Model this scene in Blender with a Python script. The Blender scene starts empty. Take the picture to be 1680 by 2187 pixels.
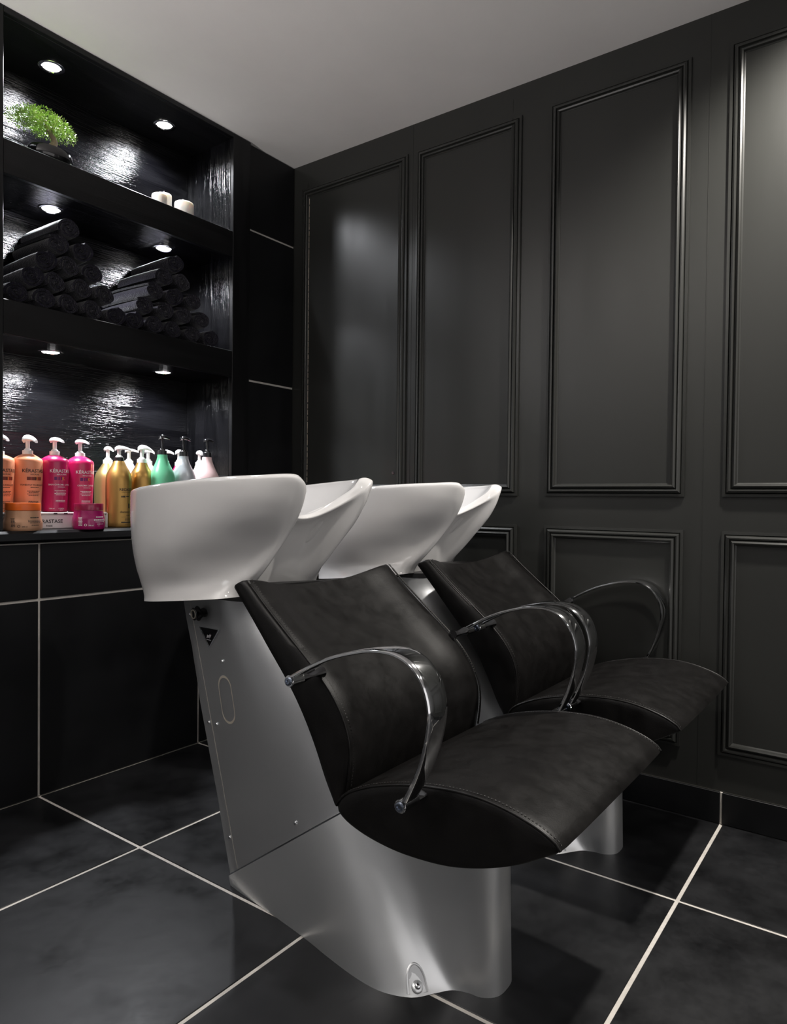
import bpy, bmesh, math, random
from mathutils import Vector, Matrix
from mathutils.bvhtree import BVHTree

S = bpy.context.scene
COL = S.collection
R = random.Random(7)
PI = math.pi

# ------------------------------------------------------------------ camera
F_PX = 1496.96
cd = bpy.data.cameras.new('camera')
cd.sensor_fit = 'HORIZONTAL'
cd.sensor_width = 36.0
cd.lens = F_PX / 1680 * 36.0
cd.clip_start = 0.02
cam = bpy.data.objects.new('camera', cd)
COL.objects.link(cam)
yaw, pit, rol = 0.6288, -0.0173, 0.0110
fw = Vector((math.cos(yaw) * math.cos(pit), math.sin(yaw) * math.cos(pit), math.sin(pit)))
rt = fw.cross(Vector((0, 0, 1))).normalized()
up = rt.cross(fw)
r2 = rt * math.cos(rol) + up * math.sin(rol)
u2 = -rt * math.sin(rol) + up * math.cos(rol)
mw = Matrix((r2, u2, -fw)).transposed().to_4x4()
mw.translation = Vector((-2.1985, -2.1425, 0.928))
cam.matrix_world = mw
S.camera = cam

# ------------------------------------------------------------------ world, lights, exposure
S.view_settings.view_transform = 'Standard'
S.view_settings.look = 'None'
S.view_settings.gamma = 1.0
S.view_settings.use_curve_mapping = False
S.view_settings.exposure = 0.0
wd = bpy.data.worlds.new('world')
S.world = wd
wd.use_nodes = True
wd.node_tree.nodes['Background'].inputs[0].default_value = (1.0, 0.965, 0.95, 1)
wd.node_tree.nodes['Background'].inputs[1].default_value = 1.0

CEIL = 2.3475


def spot(name, loc, power, angle, blend, radius, color=(1, .95, .88), rot=(0, 0, 0)):
    l = bpy.data.lights.new(name, 'SPOT')
    l.energy = power
    l.spot_size = math.radians(angle)
    l.spot_blend = blend
    l.shadow_soft_size = radius
    l.color = color
    o = bpy.data.objects.new(name, l)
    o.location = loc
    o.rotation_euler = rot
    COL.objects.link(o)
    return o


# ceiling downlights of the room (outside the frame, on the ceiling)
for lx, ly, p in ((-1.25, -2.05, 42), (-2.35, -1.35, 18), (-2.35, -2.45, 20),
                  (-1.25, -3.1, 26), (-0.32, -3.3, 24), (-3.3, -1.6, 30), (-3.3, -2.9, 26)):
    spot('ceiling_downlight', (lx, ly, CEIL - .03), p, 125, .9, .035)
# downlight tilted at the panelled wall (outside the frame on the right)
spot('wall_washer', (-0.33, -2.10, CEIL - .03), 190, 135, .9, .035, (1, .95, .88), (0, math.radians(-14), 0))
# added upward fill spot without a fixture, brightens the ceiling (outside the frame)
spot('added_ceiling_fill', (-2.75, -.45, 1.55), 130, 172, .3, .05, (1, .96, .93), (PI, 0, 0))
# shelf spotlights (one under the top of each compartment, two per compartment)
SPOTS = [(x, .132, z) for z in (2.328, 1.867, 1.402) for x in (-.995, -.563)]
for x, y, z in SPOTS:
    spot('shelf_spot_lamp', (x, y, z - .012), 24.0, 150, .6, .022, (.93, .95, 1.0))

# ------------------------------------------------------------------ materials
def nt(name):
    m = bpy.data.materials.new(name)
    m.use_nodes = True
    return m, m.node_tree.nodes, m.node_tree.links, m.node_tree.nodes['Principled BSDF']


def mat(name, col, rough=.5, metal=0., spec=.5, bump=0., bscale=60., cvar=0., cscale=8., rvar=0., stretch=(1, 1, 1),
        coat=0., sheen=0., emit=None, estr=0., sss=0., trans=0., bdist=.002, aniso=0.):
    m, n, l, b = nt(name)
    b.inputs['Base Color'].default_value = (*col, 1)
    b.inputs['Roughness'].default_value = rough
    b.inputs['Metallic'].default_value = metal
    b.inputs['Specular IOR Level'].default_value = spec
    if coat:
        b.inputs['Coat Weight'].default_value = coat
        b.inputs['Coat Roughness'].default_value = .06
    if sheen:
        b.inputs['Sheen Weight'].default_value = sheen
        b.inputs['Sheen Roughness'].default_value = .4
    if sss:
        b.inputs['Subsurface Weight'].default_value = sss
        b.inputs['Subsurface Radius'].default_value = (1, .8, .6)
        b.inputs['Subsurface Scale'].default_value = .02
    if trans:
        b.inputs['Transmission Weight'].default_value = trans
    if aniso:
        b.inputs['Anisotropic'].default_value = aniso
    if emit:
        b.inputs['Emission Color'].default_value = (*emit, 1)
        b.inputs['Emission Strength'].default_value = estr
    if bump or cvar or rvar:
        tc = n.new('ShaderNodeTexCoord')
        mp = n.new('ShaderNodeMapping')
        mp.inputs['Scale'].default_value = stretch
        l.new(tc.outputs['Object'], mp.inputs['Vector'])
    if bump:
        t = n.new('ShaderNodeTexNoise')
        t.inputs['Scale'].default_value = bscale
        t.inputs['Detail'].default_value = 5
        l.new(mp.outputs[0], t.inputs['Vector'])
        bp = n.new('ShaderNodeBump')
        bp.inputs['Strength'].default_value = bump
        bp.inputs['Distance'].default_value = bdist
        l.new(t.outputs['Fac'], bp.inputs['Height'])
        l.new(bp.outputs[0], b.inputs['Normal'])
    if cvar or rvar:
        t2 = n.new('ShaderNodeTexNoise')
        t2.inputs['Scale'].default_value = cscale
        t2.inputs['Detail'].default_value = 6
        t2.inputs['Roughness'].default_value = .65
        l.new(mp.outputs[0], t2.inputs['Vector'])
        if cvar:
            cr = n.new('ShaderNodeValToRGB')
            cr.color_ramp.elements[0].position = .3
            cr.color_ramp.elements[1].position = .7
            cr.color_ramp.elements[0].color = (*[c * (1 - cvar) for c in col], 1)
            cr.color_ramp.elements[1].color = (*[min(1, c * (1 + cvar)) for c in col], 1)
            l.new(t2.outputs['Fac'], cr.inputs[0])
            l.new(cr.outputs[0], b.inputs['Base Color'])
        if rvar:
            mr = n.new('ShaderNodeMapRange')
            mr.inputs['From Min'].default_value = .3
            mr.inputs['From Max'].default_value = .7
            mr.inputs['To Min'].default_value = max(.02, rough - rvar)
            mr.inputs['To Max'].default_value = rough + rvar
            l.new(t2.outputs['Fac'], mr.inputs[0])
            l.new(mr.outputs[0], b.inputs['Roughness'])
    return m


def wood(name, axis, rough=.12, strength=1.0):
    """black lacquered open-grain wood; grain runs along axis 0 (x) or 2 (z)"""
    m, n, l, b = nt(name)
    b.inputs['Roughness'].default_value = rough
    b.inputs['Specular IOR Level'].default_value = .34
    tc = n.new('ShaderNodeTexCoord')
    mp = n.new('ShaderNodeMapping')
    sc = [7., 7., 7.]
    sc[axis] = .8
    mp.inputs['Scale'].default_value = sc
    l.new(tc.outputs['Object'], mp.inputs['Vector'])
    warp = n.new('ShaderNodeTexNoise')
    warp.inputs['Scale'].default_value = .8
    warp.inputs['Detail'].default_value = 3
    l.new(mp.outputs[0], warp.inputs['Vector'])
    ma = n.new('ShaderNodeMath')
    ma.operation = 'MULTIPLY'
    ma.inputs[1].default_value = 38.
    l.new(warp.outputs['Fac'], ma.inputs[0])
    sn = n.new('ShaderNodeMath')
    sn.operation = 'SINE'
    ma2 = n.new('ShaderNodeMath')
    ma2.operation = 'MULTIPLY'
    ma2.inputs[1].default_value = 6.28
    l.new(ma.outputs[0], sn.inputs[0])
    fine = n.new('ShaderNodeTexNoise')
    fine.inputs['Scale'].default_value = 26
    fine.inputs['Detail'].default_value = 5
    mp2 = n.new('ShaderNodeMapping')
    sc2 = [9., 9., 9.]
    sc2[axis] = .35
    mp2.inputs['Scale'].default_value = sc2
    l.new(tc.outputs['Object'], mp2.inputs['Vector'])
    l.new(mp2.outputs[0], fine.inputs['Vector'])
    mix = n.new('ShaderNodeMath')
    mix.operation = 'MULTIPLY_ADD'
    mix.inputs[1].default_value = .35
    l.new(sn.outputs[0], mix.inputs[0])
    l.new(fine.outputs['Fac'], mix.inputs[2])
    bp = n.new('ShaderNodeBump')
    bp.inputs['Strength'].default_value = strength
    bp.inputs['Distance'].default_value = .0025
    l.new(mix.outputs[0], bp.inputs['Height'])
    l.new(bp.outputs[0], b.inputs['Normal'])
    cr = n.new('ShaderNodeValToRGB')
    cr.color_ramp.elements[0].position = .35
    cr.color_ramp.elements[0].color = (.004, .004, .0048, 1)
    cr.color_ramp.elements[1].position = .9
    cr.color_ramp.elements[1].color = (.0015, .0015, .002, 1)
    l.new(mix.outputs[0], cr.inputs[0])
    l.new(cr.outputs[0], b.inputs['Base Color'])
    return m


M = {}
M['ceiling'] = mat('ceiling_paint', (.74, .72, .71), .9, bump=.05, bscale=40, cvar=.04, cscale=2)
M['wallpaint'] = mat('panel_paint', (.021, .0215, .020), .32, spec=.4, bump=.05, bscale=120, stretch=(1, 1, .12), rvar=.05, cscale=5, bdist=.001)
M['greywall'] = mat('grey_plaster', (.40, .41, .42), .8, bump=.05, bscale=40)
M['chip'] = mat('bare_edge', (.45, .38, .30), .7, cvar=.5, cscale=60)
M['grout'] = mat('grout', (.55, .52, .48), .85, cvar=.12, cscale=40)
M['floortile'] = mat('floor_tile', (.0075, .0078, .009), .44, spec=.42, bump=.3, bscale=18, cvar=.6, cscale=5, rvar=.15, bdist=.0015)
M['walltile'] = mat('wall_tile', (.0045, .0048, .0056), .42, spec=.3, bump=.2, bscale=25, cvar=.4, cscale=4, rvar=.07, bdist=.0015)
M['woodx'] = wood('black_wood_horizontal', 0)
M['woodz'] = wood('black_wood_vertical', 2)
M['woodf'] = wood('black_wood_face', 0, .36, .15)
M['woodfz'] = wood('black_wood_face_vertical', 2, .36, .15)
M['chrome'] = mat('chrome', (.80, .81, .83), .08, metal=1., rvar=.05, cscale=12)
M['bolt'] = mat('bolt_steel', (.30, .34, .42), .25, metal=1.)
M['steel'] = mat('brushed_steel', (.47, .48, .495), .38, metal=.78, bump=.06, bscale=200, stretch=(1, 1, .05), rvar=.06, cscale=6, bdist=.0006)
M['silver'] = mat('silver_lacquer', (.74, .755, .77), .36, metal=.85, bump=.04, bscale=300, bdist=.0005, rvar=.05, cscale=5)
M['edge'] = mat('bare_steel_edge', (.75, .68, .58), .45, metal=.6)
M['porcelain'] = mat('porcelain', (.70, .69, .685), .07, coat=.3, cvar=.02, cscale=4)
M['leather'] = mat('black_leather', (.0048, .0044, .0043), .38, spec=.27, bump=.22, bscale=420, rvar=.07, cscale=22, cvar=.3, bdist=.0008)
M['stitch'] = mat('black_thread', (.014, .013, .013), .6)
M['gloss'] = mat('gloss_black', (.006, .006, .007), .08, coat=.5)
M['black'] = mat('black_plastic', (.01, .01, .011), .35)
M['white'] = mat('white_plastic', (.82, .81, .80), .32)
M['blkpump'] = mat('black_pump_plastic', (.008, .008, .009), .12, coat=.4)
M['towel'] = mat('towel_terry', (.010, .009, .016), .95, bump=1., bscale=260, cvar=.4, cscale=90, sheen=.35, bdist=.004, spec=.1)
M['peach'] = mat('peach_bottle', (.83, .36, .20), .33, sss=.1)
M['magenta'] = mat('magenta_bottle', (.50, .008, .105), .28, coat=.2)
M['magenta2'] = mat('magenta_pink_bottle', (.60, .012, .11), .28, coat=.2)
M['gold'] = mat('gold_bottle', (.50, .29, .085), .34, metal=.75)
M['paleg'] = mat('pale_gold_bottle', (.50, .37, .15), .36, metal=.7)
M['green'] = mat('mint_bottle', (.13, .50, .28), .35)
M['silverb'] = mat('silver_grey_bottle', (.48, .51, .55), .34, metal=.25)
M['pink'] = mat('pale_pink_bottle', (.80, .58, .58), .38)
M['bluew'] = mat('blue_white_bottle', (.45, .52, .85), .35)
M['cream'] = mat('cream_bottle', (.80, .77, .66), .38)
M['orangeb'] = mat('orange_cream_bottle', (.85, .58, .36), .35)
M['whitestand'] = mat('white_board', (.78, .75, .75), .4)
M['orangelid'] = mat('orange_lid', (.75, .13, .012), .32)
M['jarpeach'] = mat('bronze_peach_jar', (.50, .27, .16), .32, metal=.25)
M['jarmag'] = mat('magenta_jar', (.33, .006, .11), .2, coat=.4)
M['lidmag'] = mat('dark_magenta_lid', (.30, .008, .06), .25, coat=.3)
M['pblack'] = mat('print_black', (.012, .01, .01), .5)
M['pwhite'] = mat('print_white', (.82, .78, .80), .5)
M['pbrown'] = mat('print_brown', (.16, .035, .018), .5)
M['porange'] = mat('print_orange', (.80, .30, .06), .5)
M['pviolet'] = mat('print_violet', (.13, .008, .13), .5)
M['pred'] = mat('print_dark_red', (.30, .05, .03), .5)
M['grass'] = mat('bonsai_green', (.27, .42, .075), .36, cvar=.5, cscale=30)
M['bark'] = mat('bonsai_bark', (.32, .24, .17), .8, bump=.6, bscale=60, cvar=.4, cscale=40)
M['soil'] = mat('dark_soil', (.02, .015, .012), .95, bump=.6, bscale=120)
M['wax'] = mat('candle_wax', (.85, .82, .76), .45, sss=.4)
M['wick'] = mat('candle_wick', (.75, .72, .66), .8)
M['lens'] = mat('lamp_lens', (1, 1, 1), .3, emit=(1, .97, .93), estr=22.)


# ------------------------------------------------------------------ mesh helpers
def finish(bm, angle=38):
    bm.normal_update()
    lim = math.radians(angle)
    for f in bm.faces:
        f.smooth = True
    for e in bm.edges:
        if len(e.link_faces) == 2:
            e.smooth = e.calc_face_angle(0) < lim
        else:
            e.smooth = True


def obj(name, bm, m, parent=None, angle=38, loc=None, recalc=True):
    if recalc:
        bmesh.ops.recalc_face_normals(bm, faces=bm.faces)
    finish(bm, angle)
    me = bpy.data.meshes.new(name)
    bm.to_mesh(me)
    bm.free()
    for mm in (m if isinstance(m, (list, tuple)) else [m]):
        me.materials.append(M[mm])
    o = bpy.data.objects.new(name, me)
    COL.objects.link(o)
    if parent is not None:
        o.parent = parent
    if loc is not None:
        o.location = loc
    return o


def inst(name, me, parent, loc=(0, 0, 0), rot=(0, 0, 0), scale=(1, 1, 1)):
    o = bpy.data.objects.new(name, me)
    o.location = loc
    o.rotation_euler = rot
    o.scale = scale
    o.parent = parent
    COL.objects.link(o)
    return o


def thing(name, label, cat, loc=(0, 0, 0), group=None, rotz=0.):
    o = bpy.data.objects.new(name, None)
    o.empty_display_size = .05
    o.location = loc
    o.rotation_euler = (0, 0, rotz)
    o['label'] = label
    o['category'] = cat
    if group:
        o['group'] = group
    COL.objects.link(o)
    return o


def box(bm, a, b, bev=0.):
    x0, y0, z0 = a
    x1, y1, z1 = b
    vs = [bm.verts.new(p) for p in ((x0, y0, z0), (x1, y0, z0), (x1, y1, z0), (x0, y1, z0),
                                    (x0, y0, z1), (x1, y0, z1), (x1, y1, z1), (x0, y1, z1))]
    fs = [bm.faces.new([vs[i] for i in q]) for q in
          ((0, 3, 2, 1), (4, 5, 6, 7), (0, 1, 5, 4), (1, 2, 6, 5), (2, 3, 7, 6), (3, 0, 4, 7))]
    if bev:
        es = list({e for f in fs for e in f.edges})
        bmesh.ops.bevel(bm, geom=es, offset=bev, segments=1, affect='EDGES')
    return bm


def nbox(a, b, bev=0.):
    return box(bmesh.new(), a, b, bev)


def loft(bm, rings, cap0=True, cap1=True, closed=True):
    vr = [[bm.verts.new(p) for p in r] for r in rings]
    n = len(vr[0])
    for i in range(len(vr) - 1):
        for j in range(n if closed else n - 1):
            k = (j + 1) % n
            bm.faces.new((vr[i][j], vr[i][k], vr[i + 1][k], vr[i + 1][j]))
    if cap0:
        bm.faces.new(list(reversed(vr[0])))
    if cap1:
        bm.faces.new(vr[-1])
    return bm


def lathe(bm, prof, n=32, c=(0, 0, 0), sx=1., sy=1.):
    rings = []
    for r, z in prof:
        rings.append([(c[0] + max(r, 1e-5) * sx * math.cos(2 * PI * k / n), c[1] + max(r, 1e-5) * sy * math.sin(2 * PI * k / n), c[2] + z)
                      for k in range(n)])
    return loft(bm, rings)


def frame(d):
    d = Vector(d).normalized()
    a = Vector((0, 0, 1)) if abs(d.z) < .9 else Vector((1, 0, 0))
    x = d.cross(a).normalized()
    return x, x.cross(d).normalized()


def tube(bm, pts, r, n=10, cap=True):
    pts = [Vector(p) for p in pts]
    rs = r if isinstance(r, (list, tuple)) else [r] * len(pts)
    rings = []
    px = None
    for i, p in enumerate(pts):
        d = (pts[min(i + 1, len(pts) - 1)] - pts[max(i - 1, 0)])
        if px is None:
            x, y = frame(d)
        else:
            d.normalize()
            x = (px - d * px.dot(d)).normalized()
            y = x.cross(d).normalized() * -1
            y = d.cross(x).normalized()
        px = x
        rings.append([p + (x * math.cos(2 * PI * k / n) + y * math.sin(2 * PI * k / n)) * rs[i] for k in range(n)])
    return loft(bm, rings, cap, cap)


def cr(pts, n, closed=False):
    """Catmull-Rom resampling: n points uniformly in arc length"""
    P = [Vector(p) for p in pts]
    m = len(P)
    out = []
    seg = m if closed else m - 1
    for i in range(seg):
        if closed:
            p0, p1, p2, p3 = P[(i - 1) % m], P[i], P[(i + 1) % m], P[(i + 2) % m]
        else:
            p0, p1, p2, p3 = P[max(i - 1, 0)], P[i], P[i + 1], P[min(i + 2, m - 1)]
        for k in range(14):
            t = k / 14
            out.append(.5 * ((2 * p1) + (p2 - p0) * t + (2 * p0 - 5 * p1 + 4 * p2 - p3) * t * t + (3 * p1 - p0 - 3 * p2 + p3) * t ** 3))
    out.append(P[0].copy() if closed else P[-1].copy())
    L = [0.]
    for a, b in zip(out, out[1:]):
        L.append(L[-1] + (b - a).length)
    res = []
    tot = L[-1]
    j = 0
    cnt = n if closed else n - 1
    for i in range(n):
        s = tot * i / cnt
        while j < len(L) - 2 and L[j + 1] < s:
            j += 1
        t = (s - L[j]) / max(L[j + 1] - L[j], 1e-9)
        res.append(out[j].lerp(out[j + 1], min(max(t, 0), 1)))
    return res


def lerp(a, b, t):
    return a + (b - a) * t


def interp(x, xs, ys):
    if x <= xs[0]:
        return ys[0]
    for i in range(len(xs) - 1):
        if x <= xs[i + 1]:
            return lerp(ys[i], ys[i + 1], (x - xs[i]) / (xs[i + 1] - xs[i]))
    return ys[-1]


def struct(o):
    o['kind'] = 'structure'
    return o


# ------------------------------------------------------------------ room shell
X0, Y0 = -4.6, -5.2
T = .605
XA, YC = -1.0972, -.5225
G = .0043          # half a grout joint

floor = struct(obj('floor', nbox((X0, Y0, -.12), (.12, .40, -.0018)), 'grout'))
tm = {}


def tile_piece(name, parent, a, b, m, bev=.0012):
    """a tile from corner a to corner b, mesh shared between equal sizes"""
    dx, dy, dz = (round(b[i] - a[i], 4) for i in range(3))
    key = (name, dx, dy, dz, m)
    if key not in tm:
        o = obj(name, nbox((0, 0, 0), (dx, dy, dz), bev), m, parent, 25, a)
        tm[key] = o.data
        return o
    return inst(name, tm[key], parent, a)


xs = [XA + T * k for k in range(-7, 4)]
ys = [YC - T * k for k in range(-2, 9)]
for i in range(len(xs) - 1):
    for j in range(len(ys) - 1):
        a = (max(xs[i] + G, X0), max(ys[j + 1] + G, Y0), -.012)
        b = (min(xs[i + 1] - G, -.002), min(ys[j] - G, -.002), 0.)
        if b[0] - a[0] > .02 and b[1] - a[1] > .02:
            tile_piece('tile', floor, a, b, 'floortile')

struct(obj('ceiling', nbox((X0, Y0, CEIL), (.12, .40, CEIL + .12)), 'ceiling'))

# back wall (tiled, holds the shelving niche): below the sill, a strip right of the niche, and left of it
NX0, NX1 = -1.212, -.352
NZ0 = .823
NYB = .265
bm = bmesh.new()
box(bm, (-1.702, .006, 0), (.10, .36, .784))
box(bm, (-.28, .006, .784), (.10, .36, CEIL))
box(bm, (-1.702, .006, .784), (-1.36, .36, CEIL))
box(bm, (-1.36, .30, .784), (-.28, .36, CEIL))
wall_back = struct(obj('wall_back', bm, 'grout'))
for i in range(len(xs) - 1):
    x0, x1 = max(xs[i] + G, X0), min(xs[i + 1] - G, -.004)
    if x1 - x0 < .02 or x0 < -1.72:
        continue
    for z0, z1 in ((.002, .6087 - G), (.6087 + G, .780)):
        tile_piece('tile', wall_back, (x0, 0, z0), (x1, .012, z1), 'walltile')
for z0, z1 in ((.80 + G, 1.403 - G), (1.403 + G, 2.008 - G), (2.008 + G, CEIL - .003)):
    tile_piece('tile', wall_back, (-.262, 0, z0), (-.004, .012, z1), 'walltile')
    tile_piece('tile', wall_back, (-1.70, 0, z0), (-1.36, .012, z1), 'walltile')

# dark left wall of the salon (outside the frame); the front side stays open to the shop window daylight
struct(obj('wall_left', nbox((X0 - .1, Y0, 0), (X0, .40, CEIL)), 'greywall'))

struct(obj('wall_back', nbox((X0, -.004, 0), (-1.702, .36, CEIL)), 'greywall'))

# panelled wall on the right
wall_right = struct(obj('wall_right', nbox((.0, Y0, 0), (.12, .40, CEIL)), 'wallpaint'))


def moulding(y0, y1, z0, z1, w=.040):
    """mitred picture-frame moulding; y0 > y1 (y0 nearer the corner)"""
    prof = [(0, .0), (0, .007), (.008, .008), (.0095, .003), (.012, .011), (.017, .014), (.021, .013), (.0225, .007),
            (.026, .012), (.031, .0155), (.035, .0135), (.037, .006), (w, .004), (w, .0)]
    bm = bmesh.new()
    corners = [(y0, z0, -1, 1), (y1, z0, 1, 1), (y1, z1, 1, -1), (y0, z1, -1, -1)]
    rings = []
    for (y, z, sy, sz) in corners:
        rings.append([(-h, y + sy * d, z + sz * d) for d, h in prof])
    rings.append(rings[0])
    vr = [[bm.verts.new(p) for p in r] for r in rings[:4]]
    vr.append(vr[0])
    for i in range(4):
        for j in range(len(prof) - 1):
            bm.faces.new((vr[i][j], vr[i][j + 1], vr[i + 1][j + 1], vr[i + 1][j]))
    return bm


PAN = [(-.050, -.597), (-.637, -1.069), (-1.172, -1.614), (-1.719, -2.20), (-2.30, -2.78)]
for k, (a, b) in enumerate(PAN):
    for z0, z1 in ((.947, 2.241), (.20, .847)):
        obj('moulding', moulding(a, b, z0, z1), 'wallpaint', wall_right, 24, recalc=True)
        obj('panel', nbox((-.003, b + .038, z0 + .038), (.001, a - .038, z1 - .038), .001), 'wallpaint', wall_right)
# the hatch panel by the corner: bare chipped edge and a small finger hole
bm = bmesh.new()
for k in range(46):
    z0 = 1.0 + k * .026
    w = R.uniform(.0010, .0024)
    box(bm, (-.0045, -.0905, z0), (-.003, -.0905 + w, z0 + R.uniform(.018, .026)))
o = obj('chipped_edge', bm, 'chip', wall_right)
bm = bmesh.new()
lathe(bm, [(.0005, 0), (.0065, 0), (.0065, .001), (.0005, .001)], 16)
o = obj('finger_hole', bm, 'gloss', wall_right, loc=(-.0032, -.542, 1.033))
o.rotation_euler = (0, -PI / 2, 0)
# thin board joints in the wall face
for yj in (-.617, -1.665):
    obj('board_joint', nbox((-.0008, yj - .001, .1), (.001, yj + .001, CEIL)), 'wallpaint', wall_right)

# black tile skirting along the right wall
skirt = struct(obj('baseboard_right', nbox((-.006, Y0, 0), (0, -.002, .091)), 'grout'))
yj = -1.732
for k in range(-4, 6):
    a, b = yj - T * k, yj - T * (k + 1)
    a = min(a, -.003)
    if b > a - .02 or b < Y0:
        continue
    tile_piece('tile', skirt, (-.012, b + .003, .002), (-.004, a - .003, .093), 'walltile')

# ------------------------------------------------------------------ recessed shelving
niche = thing('shelving_niche', 'black wood-grain shelving recessed in the tiled wall, three spotlit compartments', 'shelving', (-.78, 0, NZ0))
NL = Vector((-.78, 0, NZ0))


def npart(name, a, b, m, bev=.0015, par=None):
    bm = nbox([a[i] - NL[i] for i in range(3)], [b[i] - NL[i] for i in range(3)], bev)
    return obj(name, bm, m, par or niche, 25)


ZT = 2.328
npart('back_panel', (NX0 - .01, NYB, NZ0), (NX1 + .01, NYB + .02, CEIL - .004), 'woodx')
npart('side_panel', (NX1, .004, NZ0 + .002), (NX1 + .018, NYB, ZT), 'woodz')
npart('side_panel', (NX0 - .018, .004, NZ0 + .002), (NX0, NYB, ZT), 'woodz')
npart('top_panel', (NX0 - .018, .004, ZT), (NX1 + .018, NYB, ZT + .014), 'woodf')
npart('stile', (NX1, -.014, NZ0 + .002), (-.264, .004, CEIL - .003), 'woodfz')
npart('stile', (-1.342, -.014, NZ0 + .002), (NX0, .004, CEIL - .003), 'woodfz')
npart('top_rail', (NX0, -.014, ZT), (NX1, .004, CEIL - .003), 'woodf')
for z0, z1 in ((1.402, 1.503), (1.867, 1.967)):
    sh = npart('shelf', (NX0, .006, z0), (NX1, NYB, z1), 'woodx')
    npart('shelf_edge', (NX0, -.012, z0), (NX1, .006, z1), 'woodf', par=sh)
# low tiled lip around the back of the bottom compartment
npart('back_lip', (NX0, NYB - .010, NZ0), (NX1, NYB, 1.022), 'walltile')
npart('side_lip', (NX1 - .006, .006, NZ0), (NX1, NYB - .010, 1.018), 'walltile')
# sill
bm = nbox((-1.342 - NL.x, -.032, -.036), (-.264 - NL.x, NYB, 0), .008)
obj('sill', bm, 'woodf', niche, 25)

# recessed spotlights
where = {2.328: 'top', 1.867: 'middle', 1.402: 'bottom'}
for i, (x, y, z) in enumerate(SPOTS):
    side = 'left' if x < -.8 else 'right'
    t = thing('recessed_spotlight', 'lit round spotlight at the %s of the %s shelf compartment' % (side, where[z]), 'spotlight',
              (x, y, z), 'recessed spotlights above the shelves')
    bm = bmesh.new()
    rings = []
    for r, zz in ((.040, 0), (.040, -.002), (.037, -.004), (.030, -.0035), (.028, -.001), (.028, 0)):
        rings.append([(r * math.cos(2 * PI * k / 28), r * math.sin(2 * PI * k / 28), zz) for k in range(28)])
    loft(bm, rings, False, False)
    obj('trim_ring', bm, 'chrome', t)
    bm = bmesh.new()
    lathe(bm, [(.001, -.0045), (.015, -.004), (.023, -.0025), (.027, -.0005), (.001, -.0005)], 24)
    obj('lens', bm, 'lens', t)

# ------------------------------------------------------------------ backwash units
XC = -1.0
OY = 1.2           # local y = world y + OY


def Lp(x, y, z):
    return Vector((x, y + OY, z))


unit = thing('backwash_unit', 'nearer backwash chair: white basin, black leather seat, silver base, front of pair', 'salon chair',
             (XC, -OY, 0), 'backwash chairs in a row')


# ---- pedestal column
def yb(z):
    return -.856 + .284 * z


def yf(z):
    return interp(z, [0, .27, .36, .48, .664], [-1.42, -1.265, -1.215, -1.135, -.985])


def col_ring(z, n=72):
    b, f = yb(z), yf(z)
    L = f - b
    half = [(.0, b), (.062, b), (.075, b - .004), (.080, b - .016), (.092, b + .25 * L), (.104, b + .48 * L), (.110, b + .64 * L),
            (.106, b + .76 * L), (.090, b + .87 * L), (.060, b + .95 * L), (.0, f)]
    pts = [(x, y, 0) for x, y in half] + [(-x, y, 0) for x, y in reversed(half[1:-1])]
    r = cr(pts, n, True)
    return [Lp(p.x, p.y, z) for p in r]


def column_bm():
    bm = bmesh.new()
    zs = [0. + .70 * k / 27 for k in range(28)]
    loft(bm, [col_ring(z) for z in zs])
    return bm


def bisect(bm, co, no):
    g = bm.verts[:] + bm.edges[:] + bm.faces[:]
    res = bmesh.ops.bisect_plane(bm, geom=g, plane_co=co, plane_no=no, clear_outer=True)
    es = [e for e in res['geom_cut'] if isinstance(e, bmesh.types.BMEdge)]
    try:
        bmesh.ops.holes_fill(bm, edges=es)
    except Exception:
        pass
    return bm


# slanted seam plane between the base casting and the column: z = .044 + .703 * (-.879 - y)
seam_co = Lp(0, -.879, .044)
seam_n = Vector((0, .703, 1)).normalized()
# vertical seam between the rear cover and the side cladding
vs_a, vs_b = Vector((0, -.710, .662)), Vector((0, -.889, .047))
vd = (vs_b - vs_a).normalized()
vn = Vector((0, -vd.z, vd.y))
if vn.y < 0:
    vn = -vn
vs_co = Lp(0, vs_a.y, vs_a.z)
gap = .0015
bm = column_bm()
bisect(bm, seam_co + seam_n * gap, -seam_n)
bisect(bm, vs_co - vn * gap, vn)
o_clad = obj('side_cladding', bm, 'steel', unit, 35)
bm = column_bm()
bisect(bm, seam_co + seam_n * gap, -seam_n)
bisect(bm, vs_co + vn * gap, -vn)
obj('rear_cover', bm, 'steel', unit, 35)
# bright core seen in the joints
bm = column_bm()
for v in bm.verts:
    c = Lp(0, (yb(v.co.z) + yf(v.co.z)) / 2, v.co.z)
    v.co.x *= .985
    v.co.y = c.y + (v.co.y - c.y) * .992
bisect(bm, seam_co + seam_n * .004, -seam_n)
core = obj('inner_core', bm, 'edge', unit, 35)

# ---- base casting
low = [(0, -.852), (.066, -.852), (.080, -.875), (.100, -1.02), (.118, -1.134), (.136, -1.222), (.149, -1.303), (.149, -1.365),
       (.128, -1.418), (.092, -1.447), (.066, -1.468), (.054, -1.496), (.050, -1.522), (.030, -1.545), (0, -1.550)]
top = [(0, -.76), (.066, -.76), (.080, -.785), (.094, -.90), (.104, -.98), (.109, -1.06), (.108, -1.11), (.100, -1.15),
       (.088, -1.185), (.072, -1.235), (.058, -1.30), (.054, -1.40), (.052, -1.50), (.034, -1.534), (0, -1.541)]


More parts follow.
